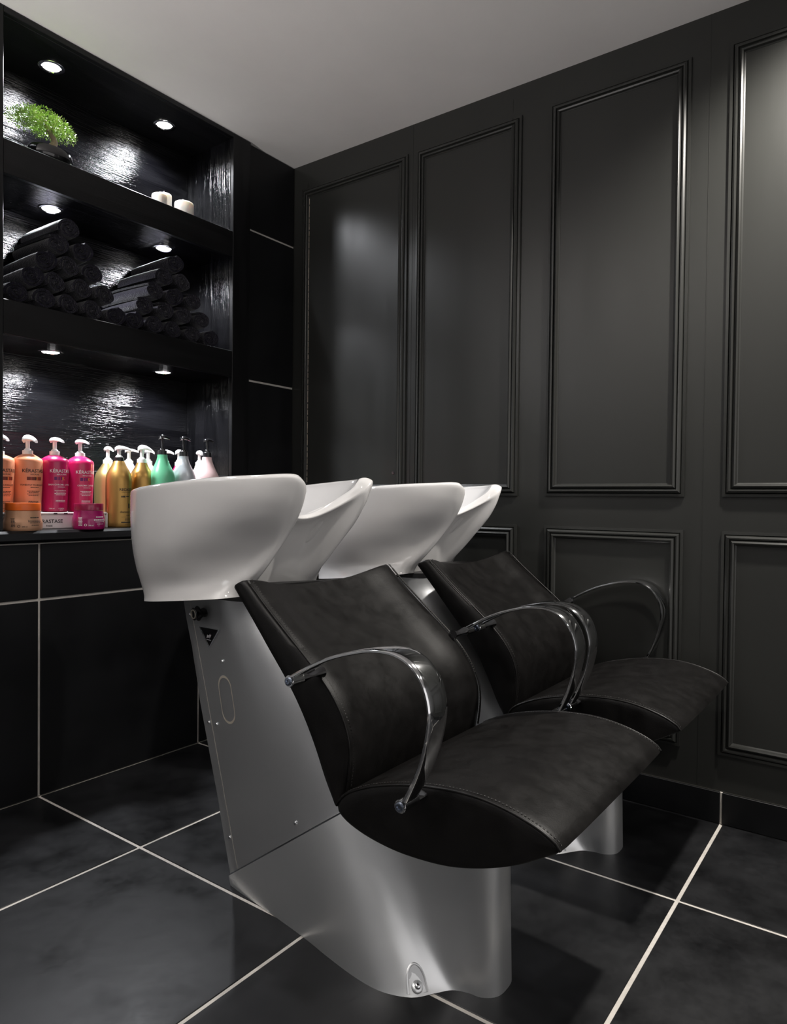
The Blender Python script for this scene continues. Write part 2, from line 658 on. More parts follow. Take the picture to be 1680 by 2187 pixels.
def base_ring(z, n=120):
    t = min(z / .36, 1)
    tt = t ** .9
    half = []
    for (a, b), (c, d) in zip(low, top):
        half.append((lerp(a, c, tt), lerp(b, d, tt)))
    pts = [(x, y, 0) for x, y in half] + [(-x, y, 0) for x, y in reversed(half[1:-1])]
    P = [Vector(p) for p in pts]
    m = len(P)
    out = []
    for i in range(m):
        p0, p1, p2, p3 = P[(i - 1) % m], P[i], P[(i + 1) % m], P[(i + 2) % m]
        for k in range(5):
            u = k / 5
            out.append(.5 * ((2 * p1) + (p2 - p0) * u + (2 * p0 - 5 * p1 + 4 * p2 - p3) * u * u + (3 * p1 - p0 - 3 * p2 + p3) * u ** 3))
    return [Lp(p.x, p.y, z) for p in out]


bm = bmesh.new()
zz = [0, .004] + [.012 + .39 * k / 24 for k in range(25)]
rings = [base_ring(z) for z in zz]
loft(bm, rings)
bisect(bm, seam_co - seam_n * gap, seam_n)
o_base = obj('base_casting', bm, 'silver', unit, 50)


def bvh_of(o):
    me = o.data
    return BVHTree.FromPolygons([v.co for v in me.vertices], [p.vertices for p in me.polygons])


B_clad, B_base = bvh_of(o_clad), bvh_of(o_base)


def hit(tree, y, z, side=-1):
    loc, nor, idx, d = tree.ray_cast(Lp(side * .6, y, z), Vector((-side, 0, 0)))
    return loc, nor


def dome(bm, c, nrm, r, h, n=14, cross=True):
    c = Vector(c)
    nrm = Vector(nrm).normalized()
    x, y = frame(nrm)
    rings = []
    for a, b in ((1, -.3), (1, .1), (.9, .5), (.7, .8), (.4, .96), (.08, 1)):
        rings.append([c + (x * math.cos(2 * PI * k / n) + y * math.sin(2 * PI * k / n)) * r * a + nrm * h * b for k in range(n)])
    loft(bm, rings)
    return bm


# screws on both sides
for side in (-1, 1):
    for y, z in ((-.849, .542), (-.816, .383), (-1.101, .232)):
        p, nn = hit(B_clad, y, z, side)
        if p:
            obj('screw', dome(bmesh.new(), p, nn, .0052, .0042), 'chrome', unit)
B_rear = bvh_of([o for o in unit.children if o.name.startswith('rear_cover')][0])
for side in (-1, 1):
    for y, z in ((-.708, .637), (-.782, .380), (-.860, .120)):
        p, nn = hit(B_rear, y, z, side)
        if p:
            obj('screw', dome(bmesh.new(), p, nn, .0048, .004), 'chrome', unit)

# oval knock-out plate
bm = bmesh.new()
ov = []
pa, pb = Vector((-.8545, .4815)), Vector((-.8665, .4235))   # arc centres (y, z)
rr = .0275
ax = (pa - pb).normalized()
pr = Vector((-ax.y, ax.x))
for k in range(17):
    a = PI * k / 16
    q = pa + (pr * math.cos(a) + ax * math.sin(a)) * rr
    ov.append(q)
for k in range(17):
    a = PI * k / 16
    q = pb + (-pr * math.cos(a) - ax * math.sin(a)) * rr
    ov.append(q)
for q in ov:
    pass
outer, inner = [], []
cen = (pa + pb) / 2
vo, vi = [], []
for q in ov:
    for lst, sc in ((vo, 1.0), (vi, .90)):
        w = cen + (q - cen) * sc
        p, nn = hit(B_clad, w.x, w.y)
        lst.append(bm.verts.new(p + nn * .0009))
n = len(ov)
for k in range(n):
    bm.faces.new((vo[k], vo[(k + 1) % n], vi[(k + 1) % n], vi[k]))
obj('oval_outline', bm, 'edge', unit)

# triangular badge
tri = [(-.754, .617), (-.847, .622), (-.798, .571)]
p, nn = hit(B_clad, -.80, .60)
xx = Vector((0, -1, 0))
xx = (xx - nn * xx.dot(nn)).normalized()
zz_ = nn.cross(xx).normalized()
if zz_.z < 0:
    zz_ = -zz_
cy, cz = -.7997, .6033


def tri_pt(y, z, s, h):
    dy, dz = (y - cy) * s, (z - cz) * s
    return p + xx * (-(dy)) * 1. + zz_ * dz + nn * h + (Lp(0, cy, cz) - Lp(0, -.80, .60)).dot(xx) * xx


def rounded_tri(s, h, rad=.18):
    out = []
    P = [Vector(t) for t in tri]
    for k in range(3):
        a, b, c = P[(k - 1) % 3], P[k], P[(k + 1) % 3]
        for t in (rad, rad * .35, 0, -rad * .35, -rad):
            if t > 0:
                q = b.lerp(a, t)
            else:
                q = b.lerp(c, -t)
            q2 = b.lerp((a + c) / 2, .05 * (1 - abs(t) / rad))
            if t == 0:
                q = q2
            out.append(tri_pt(q.x, q.y, s, h))
    return out


badge = obj('badge', loft(bmesh.new(), [rounded_tri(1.0, -.004, .06), rounded_tri(1.0, .003, .06), rounded_tri(.96, .0045, .06),
                                        rounded_tri(.90, .0045, .06), rounded_tri(.88, .0034, .06)], True, True), 'chrome', unit, 30)
obj('badge_face', loft(bmesh.new(), [rounded_tri(.87, .0030, .06), rounded_tri(.87, .0038, .06)]), 'gloss', badge)


# ---- text helper
def text_geo(s, size):
    c = bpy.data.curves.new('t', 'FONT')
    c.body = s
    c.size = size
    c.align_x = 'CENTER'
    c.resolution_u = 2
    c.offset = size * .012
    o = bpy.data.objects.new('t', c)
    COL.objects.link(o)
    dg = bpy.context.evaluated_depsgraph_get()
    me = bpy.data.meshes.new_from_object(o.evaluated_get(dg))
    vs = [v.co.copy() for v in me.vertices]
    fs = [tuple(pl.vertices) for pl in me.polygons]
    bpy.data.objects.remove(o)
    bpy.data.curves.remove(c)
    bpy.data.meshes.remove(me)
    return vs, fs


def add_geo(bm, vs, fs, fn):
    bv = [bm.verts.new(fn(v)) for v in vs]
    for f in fs:
        try:
            bm.faces.new([bv[i] for i in f])
        except ValueError:
            pass


bm = bmesh.new()
vs, fs = text_geo('Italy', .012)
bc = tri_pt(-.7985, .596, 1, .0042)
add_geo(bm, vs, fs, lambda v: bc + xx * (v.x + v.y * .45) + zz_ * (v.y + v.x * .28))
vs, fs = text_geo('MADE IN ITALY', .0028)
bc2 = tri_pt(-.798, .589, 1, .0042)
add_geo(bm, vs, fs, lambda v: bc2 + xx * v.x + zz_ * v.y)
obj('badge_text', bm, 'pwhite', badge, recalc=False)

# round lock below the basin
p, nn = hit(B_clad, -.775, .650)
lk = bmesh.new()
tube(lk, [p - nn * .004, p + nn * .016], .0185, 20)
lock = obj('lock_collar', lk, 'black', unit)
lk = bmesh.new()
tube(lk, [p + nn * .014, p + nn * .0265, p + nn * .028], [.0155, .0155, .0135], 20)
obj('lock_cylinder', lk, 'blkpump', lock)
lk = bmesh.new()
x_, y_ = frame(nn)
rings = []
for r, h in ((.0115, .0275), (.0115, .0292), (.0095, .0292), (.0095, .0275)):
    rings.append([p + nn * h + (x_ * math.cos(2 * PI * k / 20) + y_ * math.sin(2 * PI * k / 20)) * r for k in range(20)])
loft(lk, rings, False, False)
obj('lock_ring', lk, 'edge', lock)

# floor bolt pockets at the foot bulges
for side in (-1, 1):
    d = Vector((side * .55, -.83, 0)).normalized()
    c0 = Lp(side * .118, -1.428, 0)
    loc, nor, _, _ = B_base.ray_cast(c0 + d * .2 + Vector((0, 0, .03)), -d)
    if loc is None:
        loc = c0 + Vector((0, 0, .03))
    c = Vector((loc.x, loc.y, 0))
    sd = Vector((-d.y, d.x, 0))
    bm = bmesh.new()
    # arched pocket: dark recess with a rim, standing on the foot
    arch = []
    for k in range(13):
        a = PI * k / 12
        arch.append((math.cos(a) * .0175, .012 + math.sin(a) * .032))
    arch = [(.0185, .004)] + arch + [(-.0185, .004)]
    def A(s, off, zs=1.):
        out = []
        for a, z in arch:
            q = c + sd * a * s + Vector((0, 0, z * zs))
            lc, nr, _, _ = B_base.ray_cast(q + d * .2, -d)
            q2 = lc if lc is not None else q
            out.append(q2 + d * off)
        return out
    rings = [A(1.22, -.002, 1.08), A(1.12, .0016, 1.04), A(1.0, .0012, 1.0), A(.9, -.0004, .95)]
    loft(bm, rings, False, False)
    pocket = obj('bolt_pocket', bm, 'silver', unit, 60)
    bm = bmesh.new()
    r = A(.92, .0002, .96)
    bm.faces.new([bm.verts.new(q) for q in r])
    obj('pocket_recess', bm, 'steel', pocket)
    bm = bmesh.new()
    q = c + Vector((0, 0, .013))
    lc, nr, _, _ = B_base.ray_cast(q + d * .2, -d)
    if lc is not None:
        nr = (d + Vector((0, 0, .9))).normalized()
        dome(bm, lc + d * .001, nr, .0115, .004)
        obj('washer', bm, 'silver', pocket)
        bm = bmesh.new()
        dome(bm, lc + d * .003 + Vector((0, 0, .003)), nr, .0062, .005)
        obj('bolt', bm, 'chrome', pocket)

# ---- backrest
Fp = [(-1.087, .763), (-1.128, .726), (-1.188, .677), (-1.262, .618), (-1.306, .577), (-1.336, .536), (-1.351, .498), (-1.354, .462),
      (-1.350, .420), (-1.343, .378)]
Rp = [(-1.046, .744), (-1.098, .688), (-1.148, .632), (-1.188, .588), (-1.221, .547), (-1.250, .503), (-1.273, .461), (-1.293, .419),
      (-1.308, .392), (-1.318, .376)]
NS = 34
Fc = cr([(a, b, 0) for a, b in Fp], NS)
Rc = cr([(a, b, 0) for a, b in Rp], NS)
HW = .240
bm = bmesh.new()
rings = []
for s in range(NS):
    t = s / (NS - 1)
    f, r = Fc[s], Rc[s]
    fd = (Fc[min(s + 1, NS - 1)] - Fc[max(s - 1, 0)]).normalized()
    nrm = Vector((fd.y, -fd.x))           # candidate front normal in (y, z)
    if nrm.x > 0:
        nrm = -nrm
    ring = []
    dep = lerp(.024, .010, t)
    for k in range(25):
        u = -1 + 2 * k / 24
        uu = u * .985
        ins = dep * (1 - abs(u) ** 2.4) - .004 * math.exp(-((abs(u) - .8) / .12) ** 2)
        edge = .004 * max(0, (abs(u) - .95) / .05) ** 2
        sag = -.012 * (1 - u * u) * (1 - t) ** 2
        q = Vector((f.x, f.y)) - nrm * (ins + edge)
        ring.append(Lp(HW * uu, q.x, q.y + sag))
    for k in range(1, 5):                  # right side panel, slightly puffed
        a = k / 5
        q = Vector((f.x, f.y)).lerp(Vector((r.x, r.y)), a)
        ring.append(Lp(HW * (.995 + .02 * math.sin(PI * a)), q.x, q.y))
    for k in range(9):
        u = 1 - 2 * k / 8
        q = Vector((r.x, r.y)) - nrm * (.012 * (1 - u * u)) * (1 - t)
        ring.append(Lp(HW * .985 * u, q.x, q.y - .012 * (1 - u * u) * (1 - t) ** 2))
    for k in range(1, 5):
        a = 1 - k / 5
        q = Vector((f.x, f.y)).lerp(Vector((r.x, r.y)), a)
        ring.append(Lp(-HW * (.995 + .02 * math.sin(PI * a)), q.x, q.y))
    rings.append(ring)
# soft rounding of the top edge
c0 = sum((p for p in rings[0]), Vector()) / len(rings[0])
pre = []
tang = (rings[0][12] - rings[1][12]).normalized()
for off, sc in ((.006, .93), (.0035, .98)):
    pre.append([Vector((p.x, c0.y + (p.y - c0.y), p.z)) * 1 for p in rings[0]])
    for i, q in enumerate(pre[-1]):
        mid = Lp(q.x, (Fc[0].x + Rc[0].x) / 2, (Fc[0].y + Rc[0].y) / 2 - .012 * (1 - (q.x / HW) ** 2))
        w = mid + (q - mid) * (sc if sc < .95 else .97)
        w.x = q.x * (.992 if sc < .95 else .998)
        pre[-1][i] = w + tang * off
rings = pre + rings
loft(bm, rings)
backrest = obj('backrest', bm, 'leather', unit, 55)


def seam_parts(path, parent, normal_off, rad=.0032):
    """piping tube and stitches along a seam path"""
    bm = bmesh.new()
    tube(bm, path, rad, 8)
    sm = obj('piping', bm, 'leather', parent, 60)
    bm = bmesh.new()
    n = int(sum((b - a).length for a, b in zip(path, path[1:])) / .0062)
    pp = cr(path, n * 2 + 1)
    for k in range(n):
        a, b = pp[2 * k] + normal_off, pp[2 * k + 1] + normal_off
        tube(bm, [a, b], .0009, 4)
    st = obj('stitching', bm, 'stitch', parent)
    st['kind'] = 'stuff'


for side in (-1, 1):
    path = [Lp(side * HW * .992, q.x, q.y) for q in Fc[:-2]]
    seam_parts(path, backrest, Vector((-side * .008, -.0025, .0022)), .0021)

# ---- seat
St = [(-1.338, .385), (-1.350, .403), (-1.373, .419), (-1.424, .441), (-1.490, .459), (-1.55, .469), (-1.613, .473), (-1.666, .468),
      (-1.716, .455), (-1.748, .440), (-1.757, .430)]
Sb = [(-1.752, .424), (-1.736, .414), (-1.684, .385), (-1.622, .361), (-1.558, .346), (-1.478, .341), (-1.412, .347), (-1.366, .359), (-1.343, .372)]
loop = cr([(a, b, 0) for a, b in St + Sb], 84, True)
SW = .255
bm = bmesh.new()
cc = Vector((-1.56, .405, 0))
rings = []
for lx, sc in ((-.2585, .45), (-.2575, .80), (-.2565, .955), (-.2545, .988), (-.250, 1.0), (-.235, 1.008), (-.16, 1.014), (-.08, 1.016), (0, 1.016),
               (.08, 1.016), (.16, 1.014), (.235, 1.008), (.250, 1.0), (.2545, .988), (.2565, .955), (.2575, .80), (.2585, .45)):
    rings.append([Lp(lx, cc.x + (q.x - cc.x) * sc, cc.y + (q.y - cc.y) * sc) for q in loop])
loft(bm, rings)
seat = obj('seat', bm, 'leather', unit, 60)
for side in (-1, 1):
    tp = cr([(a, b, 0) for a, b in St], 40)
    path = [Lp(side * (SW - .0005), q.x, q.y - .001) for q in tp]
    seam_parts(path, seat, Vector((-side * .008, 0, .0026)), .0026)

# ---- armrests
Ap = [(-1.285, .617), (-1.318, .636), (-1.371, .661), (-1.431, .680), (-1.469, .687), (-1.506, .686), (-1.537, .673), (-1.559, .647),
      (-1.570, .612), (-1.569, .580), (-1.560, .537), (-1.547, .502), (-1.527, .462)]
ac = cr([(a, b, 0) for a, b in Ap], 56)
for side in (-1, 1):
    bm = bmesh.new()
    rings = []
    for i, q in enumerate(ac):
        t = i / (len(ac) - 1)
        d = (ac[min(i + 1, 55)] - ac[max(i - 1, 0)]).normalized()
        nr = Vector((d.y, -d.x))
        wout = .319
        w = interp(t, [0, .15, .45, .62, .85, 1.], [.030, .036, .052, .056, .050, .040])
        th = interp(t, [0, .2, .6, .9, 1], [.0085, .008, .0075, .0085, .0095])
        ring = []
        for a, b in ((-1, -.35), (-1, .35), (-.9, .75), (-.55, 1.0), (0, 1.1), (.55, 1.0), (.9, .75), (1, .35), (1, -.35), (.9, -.7), (0, -.85), (-.9, -.7)):
            lx = side * (wout - w / 2 - a * w / 2)
            v = Vector((q.x, q.y)) + nr * b * th / 2
            ring.append(Lp(lx, v.x, v.y))
        rings.append(ring)
    loft(bm, rings)
    arm = obj('armrest', bm, 'chrome', unit, 42)
    for (y, z), xin, w in (((-1.281, .609), .232, .030), ((-1.521, .453), .250, .040)):
        bm = bmesh.new()
        tube(bm, [Lp(side * .320, y, z), Lp(side * .3175, y, z), Lp(side * (.319 - w), y, z)][0:3], [.0095, .0105, .0105], 18)
        obj('eyelet', bm, 'chrome', arm)
        bm = bmesh.new()
        tube(bm, [Lp(side * (.320 - w), y, z), Lp(side * xin, y, z)], .0105, 16)
        obj('spacer', bm, 'black', arm)
        bm = bmesh.new()
        c = Lp(side * .3202, y, z)
        rings = []
        for r, h in ((.0072, 0), (.0072, .0016), (.0058, .0022), (.0036, .0022), (.0030, .0006), (.0004, .0004)):
            rings.append([c + Vector((side * h, r * math.cos(2 * PI * k / 14), r * math.sin(2 * PI * k / 14))) for k in range(14)])
        loft(bm, rings)
        obj('bolt', bm, 'bolt', arm)

# ---- basin
ZF = .670
H8 = [0, .05, .14, .30, .48, .66, .80, .91, 1.]
gS = [0, .02, .20, .58, .84, .97, 1.02, 1.02, 1.0]
gE = [0, -.04, .06, .32, .60, .82, .94, 1.0, 1.0]
gC = [0, .02, .12, .34, .56, .77, .89, .96, 1.]
gT = [0, .03, .09, .20, .33, .47, .60, .76, 1.]
#        rim (x, y, z)           foot (x, y)      profile  lip inward dir
colsB = [((0, -.500, .934), (0, -.530), gS, (0, -1)),
         ((.125, -.530, .936), (.105, -.555), gS, (-.3, -1)),
         ((.195, -.640, .942), (.160, -.650), gS, (-1, -.5), (.008, .12)),
         ((.218, -.790, .953), (.175, -.780), gS, (-1, 0), (.020, .15)),
         ((.208, -.930, .963), (.172, -.885), gE, (-1, .1), (.036, .25)),
         ((.177, -1.040, .968), (.150, -.925), gE, (-1, .25), (.050, .38)),
         ((.142, -1.102, .971), (.126, -.935), gC, (-.9, .5), (.030, .42)),
         ((.119, -1.119, .964), (.110, -.938), gC, (-.6, .9), (.012, .42)),
         ((.098, -1.112, .945), (.094, -.936), gC, (-.3, 1)),
         ((.070, -1.066, .912), (.070, -.918), gT, (-.1, 1)),
         ((.038, -1.024, .887), (.036, -.908), gT, (0, 1)),
         ((0, -1.010, .880), (0, -.904), gT, (0, 1))]


def section(c):
    (rx, ry, rz), (fx, fy), g, d = c[:4]
    pinch, h0 = c[4] if len(c) > 4 else (0., .3)
    out = []
    ZF = .666 + .118 * (-.60 - fy)      # the foot is tilted up towards the front
    for h, gg in zip(H8, g):
        z = ZF + (rz - ZF) * h
        pz = pinch * math.exp(-((h - h0) / .24) ** 2) * min(1., h / .12)
        out.append(Vector((lerp(fx, rx, gg) - pz, lerp(fy, ry, gg) + pz * .35, z)))
    dn = Vector((d[0], d[1], 0)).normalized()
    Rm = Vector((rx, ry, rz))
    # rolled lip
    k = 1.35 if ry < -1.05 else 1.
    out.append(Rm + dn * .004 * k + Vector((0, 0, .0065)))
    out.append(Rm + dn * .013 * k + Vector((0, 0, .0100)))
    out.append(Rm + dn * .024 * k + Vector((0, 0, .0070)))
    out.append(Rm + dn * .031 * k + Vector((0, 0, -.004)))
    cen = Vector((0, -.79, 0))
    for a, zq in ((.80, .905), (.70, .86), (.56, .815), (.36, .785), (.16, .775)):
        b = Vector((Rm.x, Rm.y, 0)) + dn * .031
        w = cen + (b - cen) * a
        zt = min(zq, rz - .004 - (1 - a) * .05)
        out.append(Vector((w.x, w.y, zt)))
    return out


half = [section(c) for c in colsB]
full = half + [[Vector((-p.x, p.y, p.z)) for p in s] for s in reversed(half[1:-1])]
nl = len(full[0])
mC = len(full)
SUB = 7
bm = bmesh.new()
grid = []
for i in range(mC):
    for k in range(SUB):
        u = k / SUB
        colv = []
        for l in range(nl):
            p0, p1, p2, p3 = full[(i - 1) % mC][l], full[i][l], full[(i + 1) % mC][l], full[(i + 2) % mC][l]
            q = .5 * ((2 * p1) + (p2 - p0) * u + (2 * p0 - 5 * p1 + 4 * p2 - p3) * u * u + (3 * p1 - p0 - 3 * p2 + p3) * u ** 3)
            colv.append(q)
        grid.append(colv)
# resample each column finely along its height
fine = []
for colv in grid:
    out = []
    for l in range(nl - 1):
        p0, p1, p2, p3 = colv[max(l - 1, 0)], colv[l], colv[l + 1], colv[min(l + 2, nl - 1)]
        for k in range(3):
            u = k / 3
            q = .5 * ((2 * p1) + (p2 - p0) * u + (2 * p0 - 5 * p1 + 4 * p2 - p3) * u * u + (3 * p1 - p0 - 3 * p2 + p3) * u ** 3)
            out.append(q)
    out.append(colv[-1])
    fine.append(out)
rings = [[Lp(*fine[i][l]) for i in range(len(fine))] for l in range(len(fine[0]))]
loft(bm, rings)
basin = obj('basin', bm, 'porcelain', unit, 75)
bm = bmesh.new()
lathe(bm, [(.001, 0), (.024, 0), (.022, .004), (.012, .003), (.001, .002)], 20, Lp(0, -.79, .776))
obj('drain', bm, 'chrome', basin)
# dark gasket plate between basin and column
bm = bmesh.new()
gr = [col_ring(.690), col_ring(.704)]
g2 = []
for r in gr:
    c = Lp(0, (yb(.69) + yf(.69)) / 2, 0)
    g2.append([Vector((p.x * 1.02, c.y + (p.y - c.y) * 1.0, p.z)) for p in r])
loft(bm, g2)
obj('gasket', bm, 'black', unit)


# ---- second unit: copies of the thing and its parts
def copy_tree(o, parent=None):
    c = o.copy()
    COL.objects.link(c)
    c.parent = parent
    for ch in o.children:
        copy_tree(ch, c)
    return c


unit2 = copy_tree(unit)
unit2.location = (XC + .665, -OY, 0)
unit2['label'] = 'farther backwash chair with white basin and black leather seat, beside the panelled wall'

# ------------------------------------------------------------------ bottles
def spout_pump(bm, z_top, z_hb, ang, L=.030, w=.011, back=.014):
    """mushroom pump head with a spout that leaves along ang"""
    d = Vector((math.cos(ang), math.sin(ang), 0))
    s = Vector((-d.y, d.x, 0))
    rings = []
    N = 14
    for k in range(N):
        t = k / (N - 1)
        a = lerp(-back, L, t)
        if a < 0:
            ww = w * 1.15 * math.sqrt(max(0.02, 1 - (a / back) ** 2))
        else:
            ww = lerp(w * 1.15, w * .42, min(1, a / L))
        drop = (z_top - z_hb) * (.9 * max(0, a / L) ** 2 + (.55 * (a / back) ** 2 if a < 0 else 0))
        hh = lerp((z_top - z_hb) * .95, (z_top - z_hb) * .45, abs(a) / max(L, back))
        c = d * a + Vector((0, 0, z_top - drop))
        ring = []
        for q in range(12):
            ph = 2 * PI * q / 12
            up_ = math.sin(ph)
            ring.append(c + s * math.cos(ph) * ww + Vector((0, 0, (up_ - 1) * hh if up_ > 0 else -hh + up_ * hh * .25)))
        rings.append(ring)
    loft(bm, rings)


def add_pump(par, z, m, rn, ang, collar_m=None, L=.030, thin=False, head_w=.011):
    """z = (pump top, head bottom, collar dome top, collar bottom)"""
    zt, zh, zc, zb_ = z
    bm = bmesh.new()
    hc = zc - zb_
    lathe(bm, [(.0005, zb_ - .002), (rn, zb_ - .002), (rn, zb_ + hc * .62), (rn * .94, zb_ + hc * .66), (.0005, zb_ + hc * .66)], 28)
    for k in range(28):
        pass
    obj('collar', bm, collar_m or m, par, 30)
    bm = bmesh.new()
    lathe(bm, [(.0005, zb_ + hc * .6), (rn * .72, zb_ + hc * .6), (rn * .68, zb_ + hc * .85), (rn * .48, zc), (.0005, zc)], 24)
    sr = .0042 if thin else .0062
    lathe(bm, [(.0005, zc - .002), (sr, zc - .002), (sr, zh - .003), (sr * 1.6, zh + .001), (.0005, zh + .002)], 18)
    spout_pump(bm, zt, zh, ang, L, head_w)
    obj('pump', bm, m, par, 45)


def wrap_print(par, radius, items, y_oval=1.):
    """items: (kind, text or width, size, z, material, dx); radius is a function of z; labels face -y"""
    by = {}
    for kind, a, size, z, m, dx in items:
        by.setdefault(m, []).append((kind, a, size, z, dx))
    for m, lst in by.items():
        bm = bmesh.new()
        for kind, a, size, z, dx in lst:
            def fn(v, z=z, dx=dx):
                zz = z + v.y
                r = radius(zz) + .0005
                ph = -PI / 2 + (v.x + dx) / r
                return Vector((r * math.cos(ph), r * math.sin(ph), zz))
            if kind == 't':
                vs, fs = text_geo(a, size)
                add_geo(bm, vs, fs, fn)
            elif kind == 'r':          # solid rectangle, width a, height size
                n = 6
                vs = [Vector((lerp(-a / 2, a / 2, i / n), j * size, 0)) for i in range(n + 1) for j in (0, 1)]
                fs = [(2 * i, 2 * i + 2, 2 * i + 3, 2 * i + 1) for i in range(n)]
                add_geo(bm, vs, fs, fn)
            elif kind == 'b':          # a row of unreadably small print: broken bars
                x = -a / 2
                rr_ = random.Random(int(z * 1e5) + int(a * 1e4))
                while x < a / 2:
                    w = rr_.uniform(.002, .006)
                    vs = [Vector((min(x + q, a / 2), j * size, 0)) for q in (0, w) for j in (0, 1)]
                    add_geo(bm, vs, [(0, 2, 3, 1)], fn)
                    x += w + .0009
        obj('label_print', bm, m, par, recalc=False)['kind'] = 'stuff'


def bottle(name, label, group, x, y, z0, prof, m, pump, print_items=None, oval=1.):
    """prof: list of (r, z) absolute z; pump: dict"""
    t = thing(name, label, 'bottle', (x, y, z0), group)
    P = [(r, z - z0) for r, z in prof]
    bm = bmesh.new()
    lathe(bm, [(.0006, 0), (P[0][0] * .9, 0)] + P + [(.0006, P[-1][1])], 36)
    body = obj('body', bm, m, t, 40)
    zz = [v - z0 for v in pump['z']]
    add_pump(t, zz, pump['m'], pump['rn'], pump['ang'], pump.get('cm'), pump.get('L', .03), pump.get('thin', False), pump.get('w', .011))
    if print_items:
        zs = [p[1] for p in P]
        rs = [p[0] for p in P]
        wrap_print(t, lambda q: interp(q, zs, rs), print_items)
    return t


def curve_prof(pts, n=26):
    q = cr([(a, b, 0) for a, b in pts], n)
    return [(p.x, p.y) for p in q]


ST = .876          # top of the display stand
SILL = NZ0


def kera(x, y, r, zs, m, label, title, sub, ink, kcol, bars, name='pump_bottle', vol=True):
    zt, zh, zc, zb_, zsh = zs
    rb = r * .90
    prof = [(rb, ST + .003), (rb * 1.005, ST + .03), (r * .985, ST + .11), (r, zsh - .012), (r * .985, zsh - .005), (r * .93, zsh),
            (r * .62, lerp(zsh, zb_, .62)), (r * .36, zb_), ]
    h = zsh - ST
    it = [('t', 'KÉRASTASE', .0150, h - .044, ink, .002), ('t', sub, .0058, h - .0525, ink, .002)]
    dx = -.022
    for i, (bmat, w) in enumerate(bars):
        it.append(('r', w, .0105, h - .0685, bmat, dx + w / 2))
        dx += w
    it.append(('t', 'K', .0150, h - .0685, kcol, .007))
    it += [('t', title, .0072, h - .086, ink, 0), ('b', .026, .0016, h - .092, ink, .002)]
    for k in range(4):
        it.append(('b', .040 - .008 * (k % 2), .0018, h - .104 - .0045 * k, ink, 0))
    it += [('b', .032, .0020, h - .136, ink, 0), ('b', .032, .0020, h - .140, ink, 0)]
    it += [('t', "L'ORÉAL", .0055, .010, ink, .002), ('b', .012, .0016, .006, ink, .002), ('t', '1000 ml', .0052, .010, ink, -.028)]
    return bottle(name, label, 'shampoo bottles on the white stand', x, y, ST, prof, m,
                  dict(z=(zt, zh, zc, zb_), m='white', rn=.0155, ang=-PI / 2 + .5, L=.030, w=.0185), it)


brown = [('pbrown', .010), ('pred', .005), ('pbrown', .014), ('porange', .003), ('pred', .009), ('pbrown', .006)]
viol = [('pviolet', .009), ('magenta', .003), ('pviolet', .004), ('magenta', .004), ('pviolet', .004)]
kera(-1.163, .12, .0435, (1.119, 1.103, 1.070, 1.055, 1.044), 'peach', 'peach pump bottle cut off by the left edge of the photo',
     'BAIN FLUIDEALISTE', 'DISCIPLINE', 'pblack', 'pblack', brown)
kera(-1.075, .12, .0440, (1.123, 1.105, 1.079, 1.061, 1.046), 'peach', 'peach pump bottle with dark print behind the orange-lidded jar',
     'FONDANT FLUIDEALISTE', 'DISCIPLINE', 'pblack', 'pblack', brown)
kera(-.987, .12, .0435, (1.122, 1.109, 1.082, 1.063, 1.049), 'magenta', 'magenta pump bottle standing between the peach bottle and another magenta bottle',
     'BAIN CHROMA CAPTIVE', 'REFLECTION', 'pwhite', 'porange', viol)
kera(-.899, .12, .0440, (1.122, 1.110, 1.081, 1.064, 1.048), 'magenta2', 'magenta-pink pump bottle behind the magenta jar, beside gold bottles',
     'CHROMA CAPTIVE', 'REFLECTION', 'pwhite', 'porange', viol)


def redk(x, y, r, zs, m, label, ink, full, cm=None, L=.036, ang=-.55):
    zt, zh, zc, zb_, zsh = zs
    prof = [(r * .96, SILL + .002)] + curve_prof([(r, SILL + .008), (r, SILL + .06), (r, zsh - .035), (r * .97, zsh - .012), (r * .86, zsh + .004),
                                                  (r * .58, lerp(zsh, zb_, .62)), (.0185, zb_ - .002)], 24) + [(.017, zb_)]
    h = zsh - SILL
    it = [('t', 'REDKEN', .0145, h - .062, ink, .004), ('b', .040, .0012, h - .067, ink, .004), ('b', .014, .0058, h - .084, ink, -.010),
          ('r', .012, .003, h - .082, ink, .006)]
    if full:
        it += [('t', 'diamond oil', .0105, .050, ink, .004), ('t', 'SHAMPOO', .0045, .040, ink, .011), ('r', .042, .0006, .035, ink, .004)]
        for k in range(3):
            it.append(('b', .028, .0014, .0305 - .0035 * k, ink, .010))
        it += [('r', .042, .0042, .0155, ink, .004), ('b', .018, .0014, .011, ink, .006), ('r', .0055, .016, .066, ink, .012)]
    return bottle('pump_bottle', label, 'gold shampoo bottles', x, y, SILL, prof, m,
                  dict(z=(zt, zh, zc, zb_), m='white', rn=.0165, ang=ang, L=L, w=.0125, cm=cm), it)


redk(-.753, .190, .0450, (1.111, 1.097, 1.069, 1.048, 1.010), 'paleg', 'pale gold pump bottle with white print, behind the black-collared gold bottle', 'pwhite', False, L=.022, ang=-1.2)
redk(-.788, .065, .0431, (1.106, 1.093, 1.072, 1.052, 1.010), 'gold', 'gold pump bottle with a black collar, front of the gold bottles', 'pblack', True, cm='black', L=.040)
redk(-.691, .075, .0412, (1.116, 1.099, 1.071, 1.051, 1.012), 'gold', 'gold pump bottle with white collar, beside the mint green bottle', 'pblack', True, L=.034)


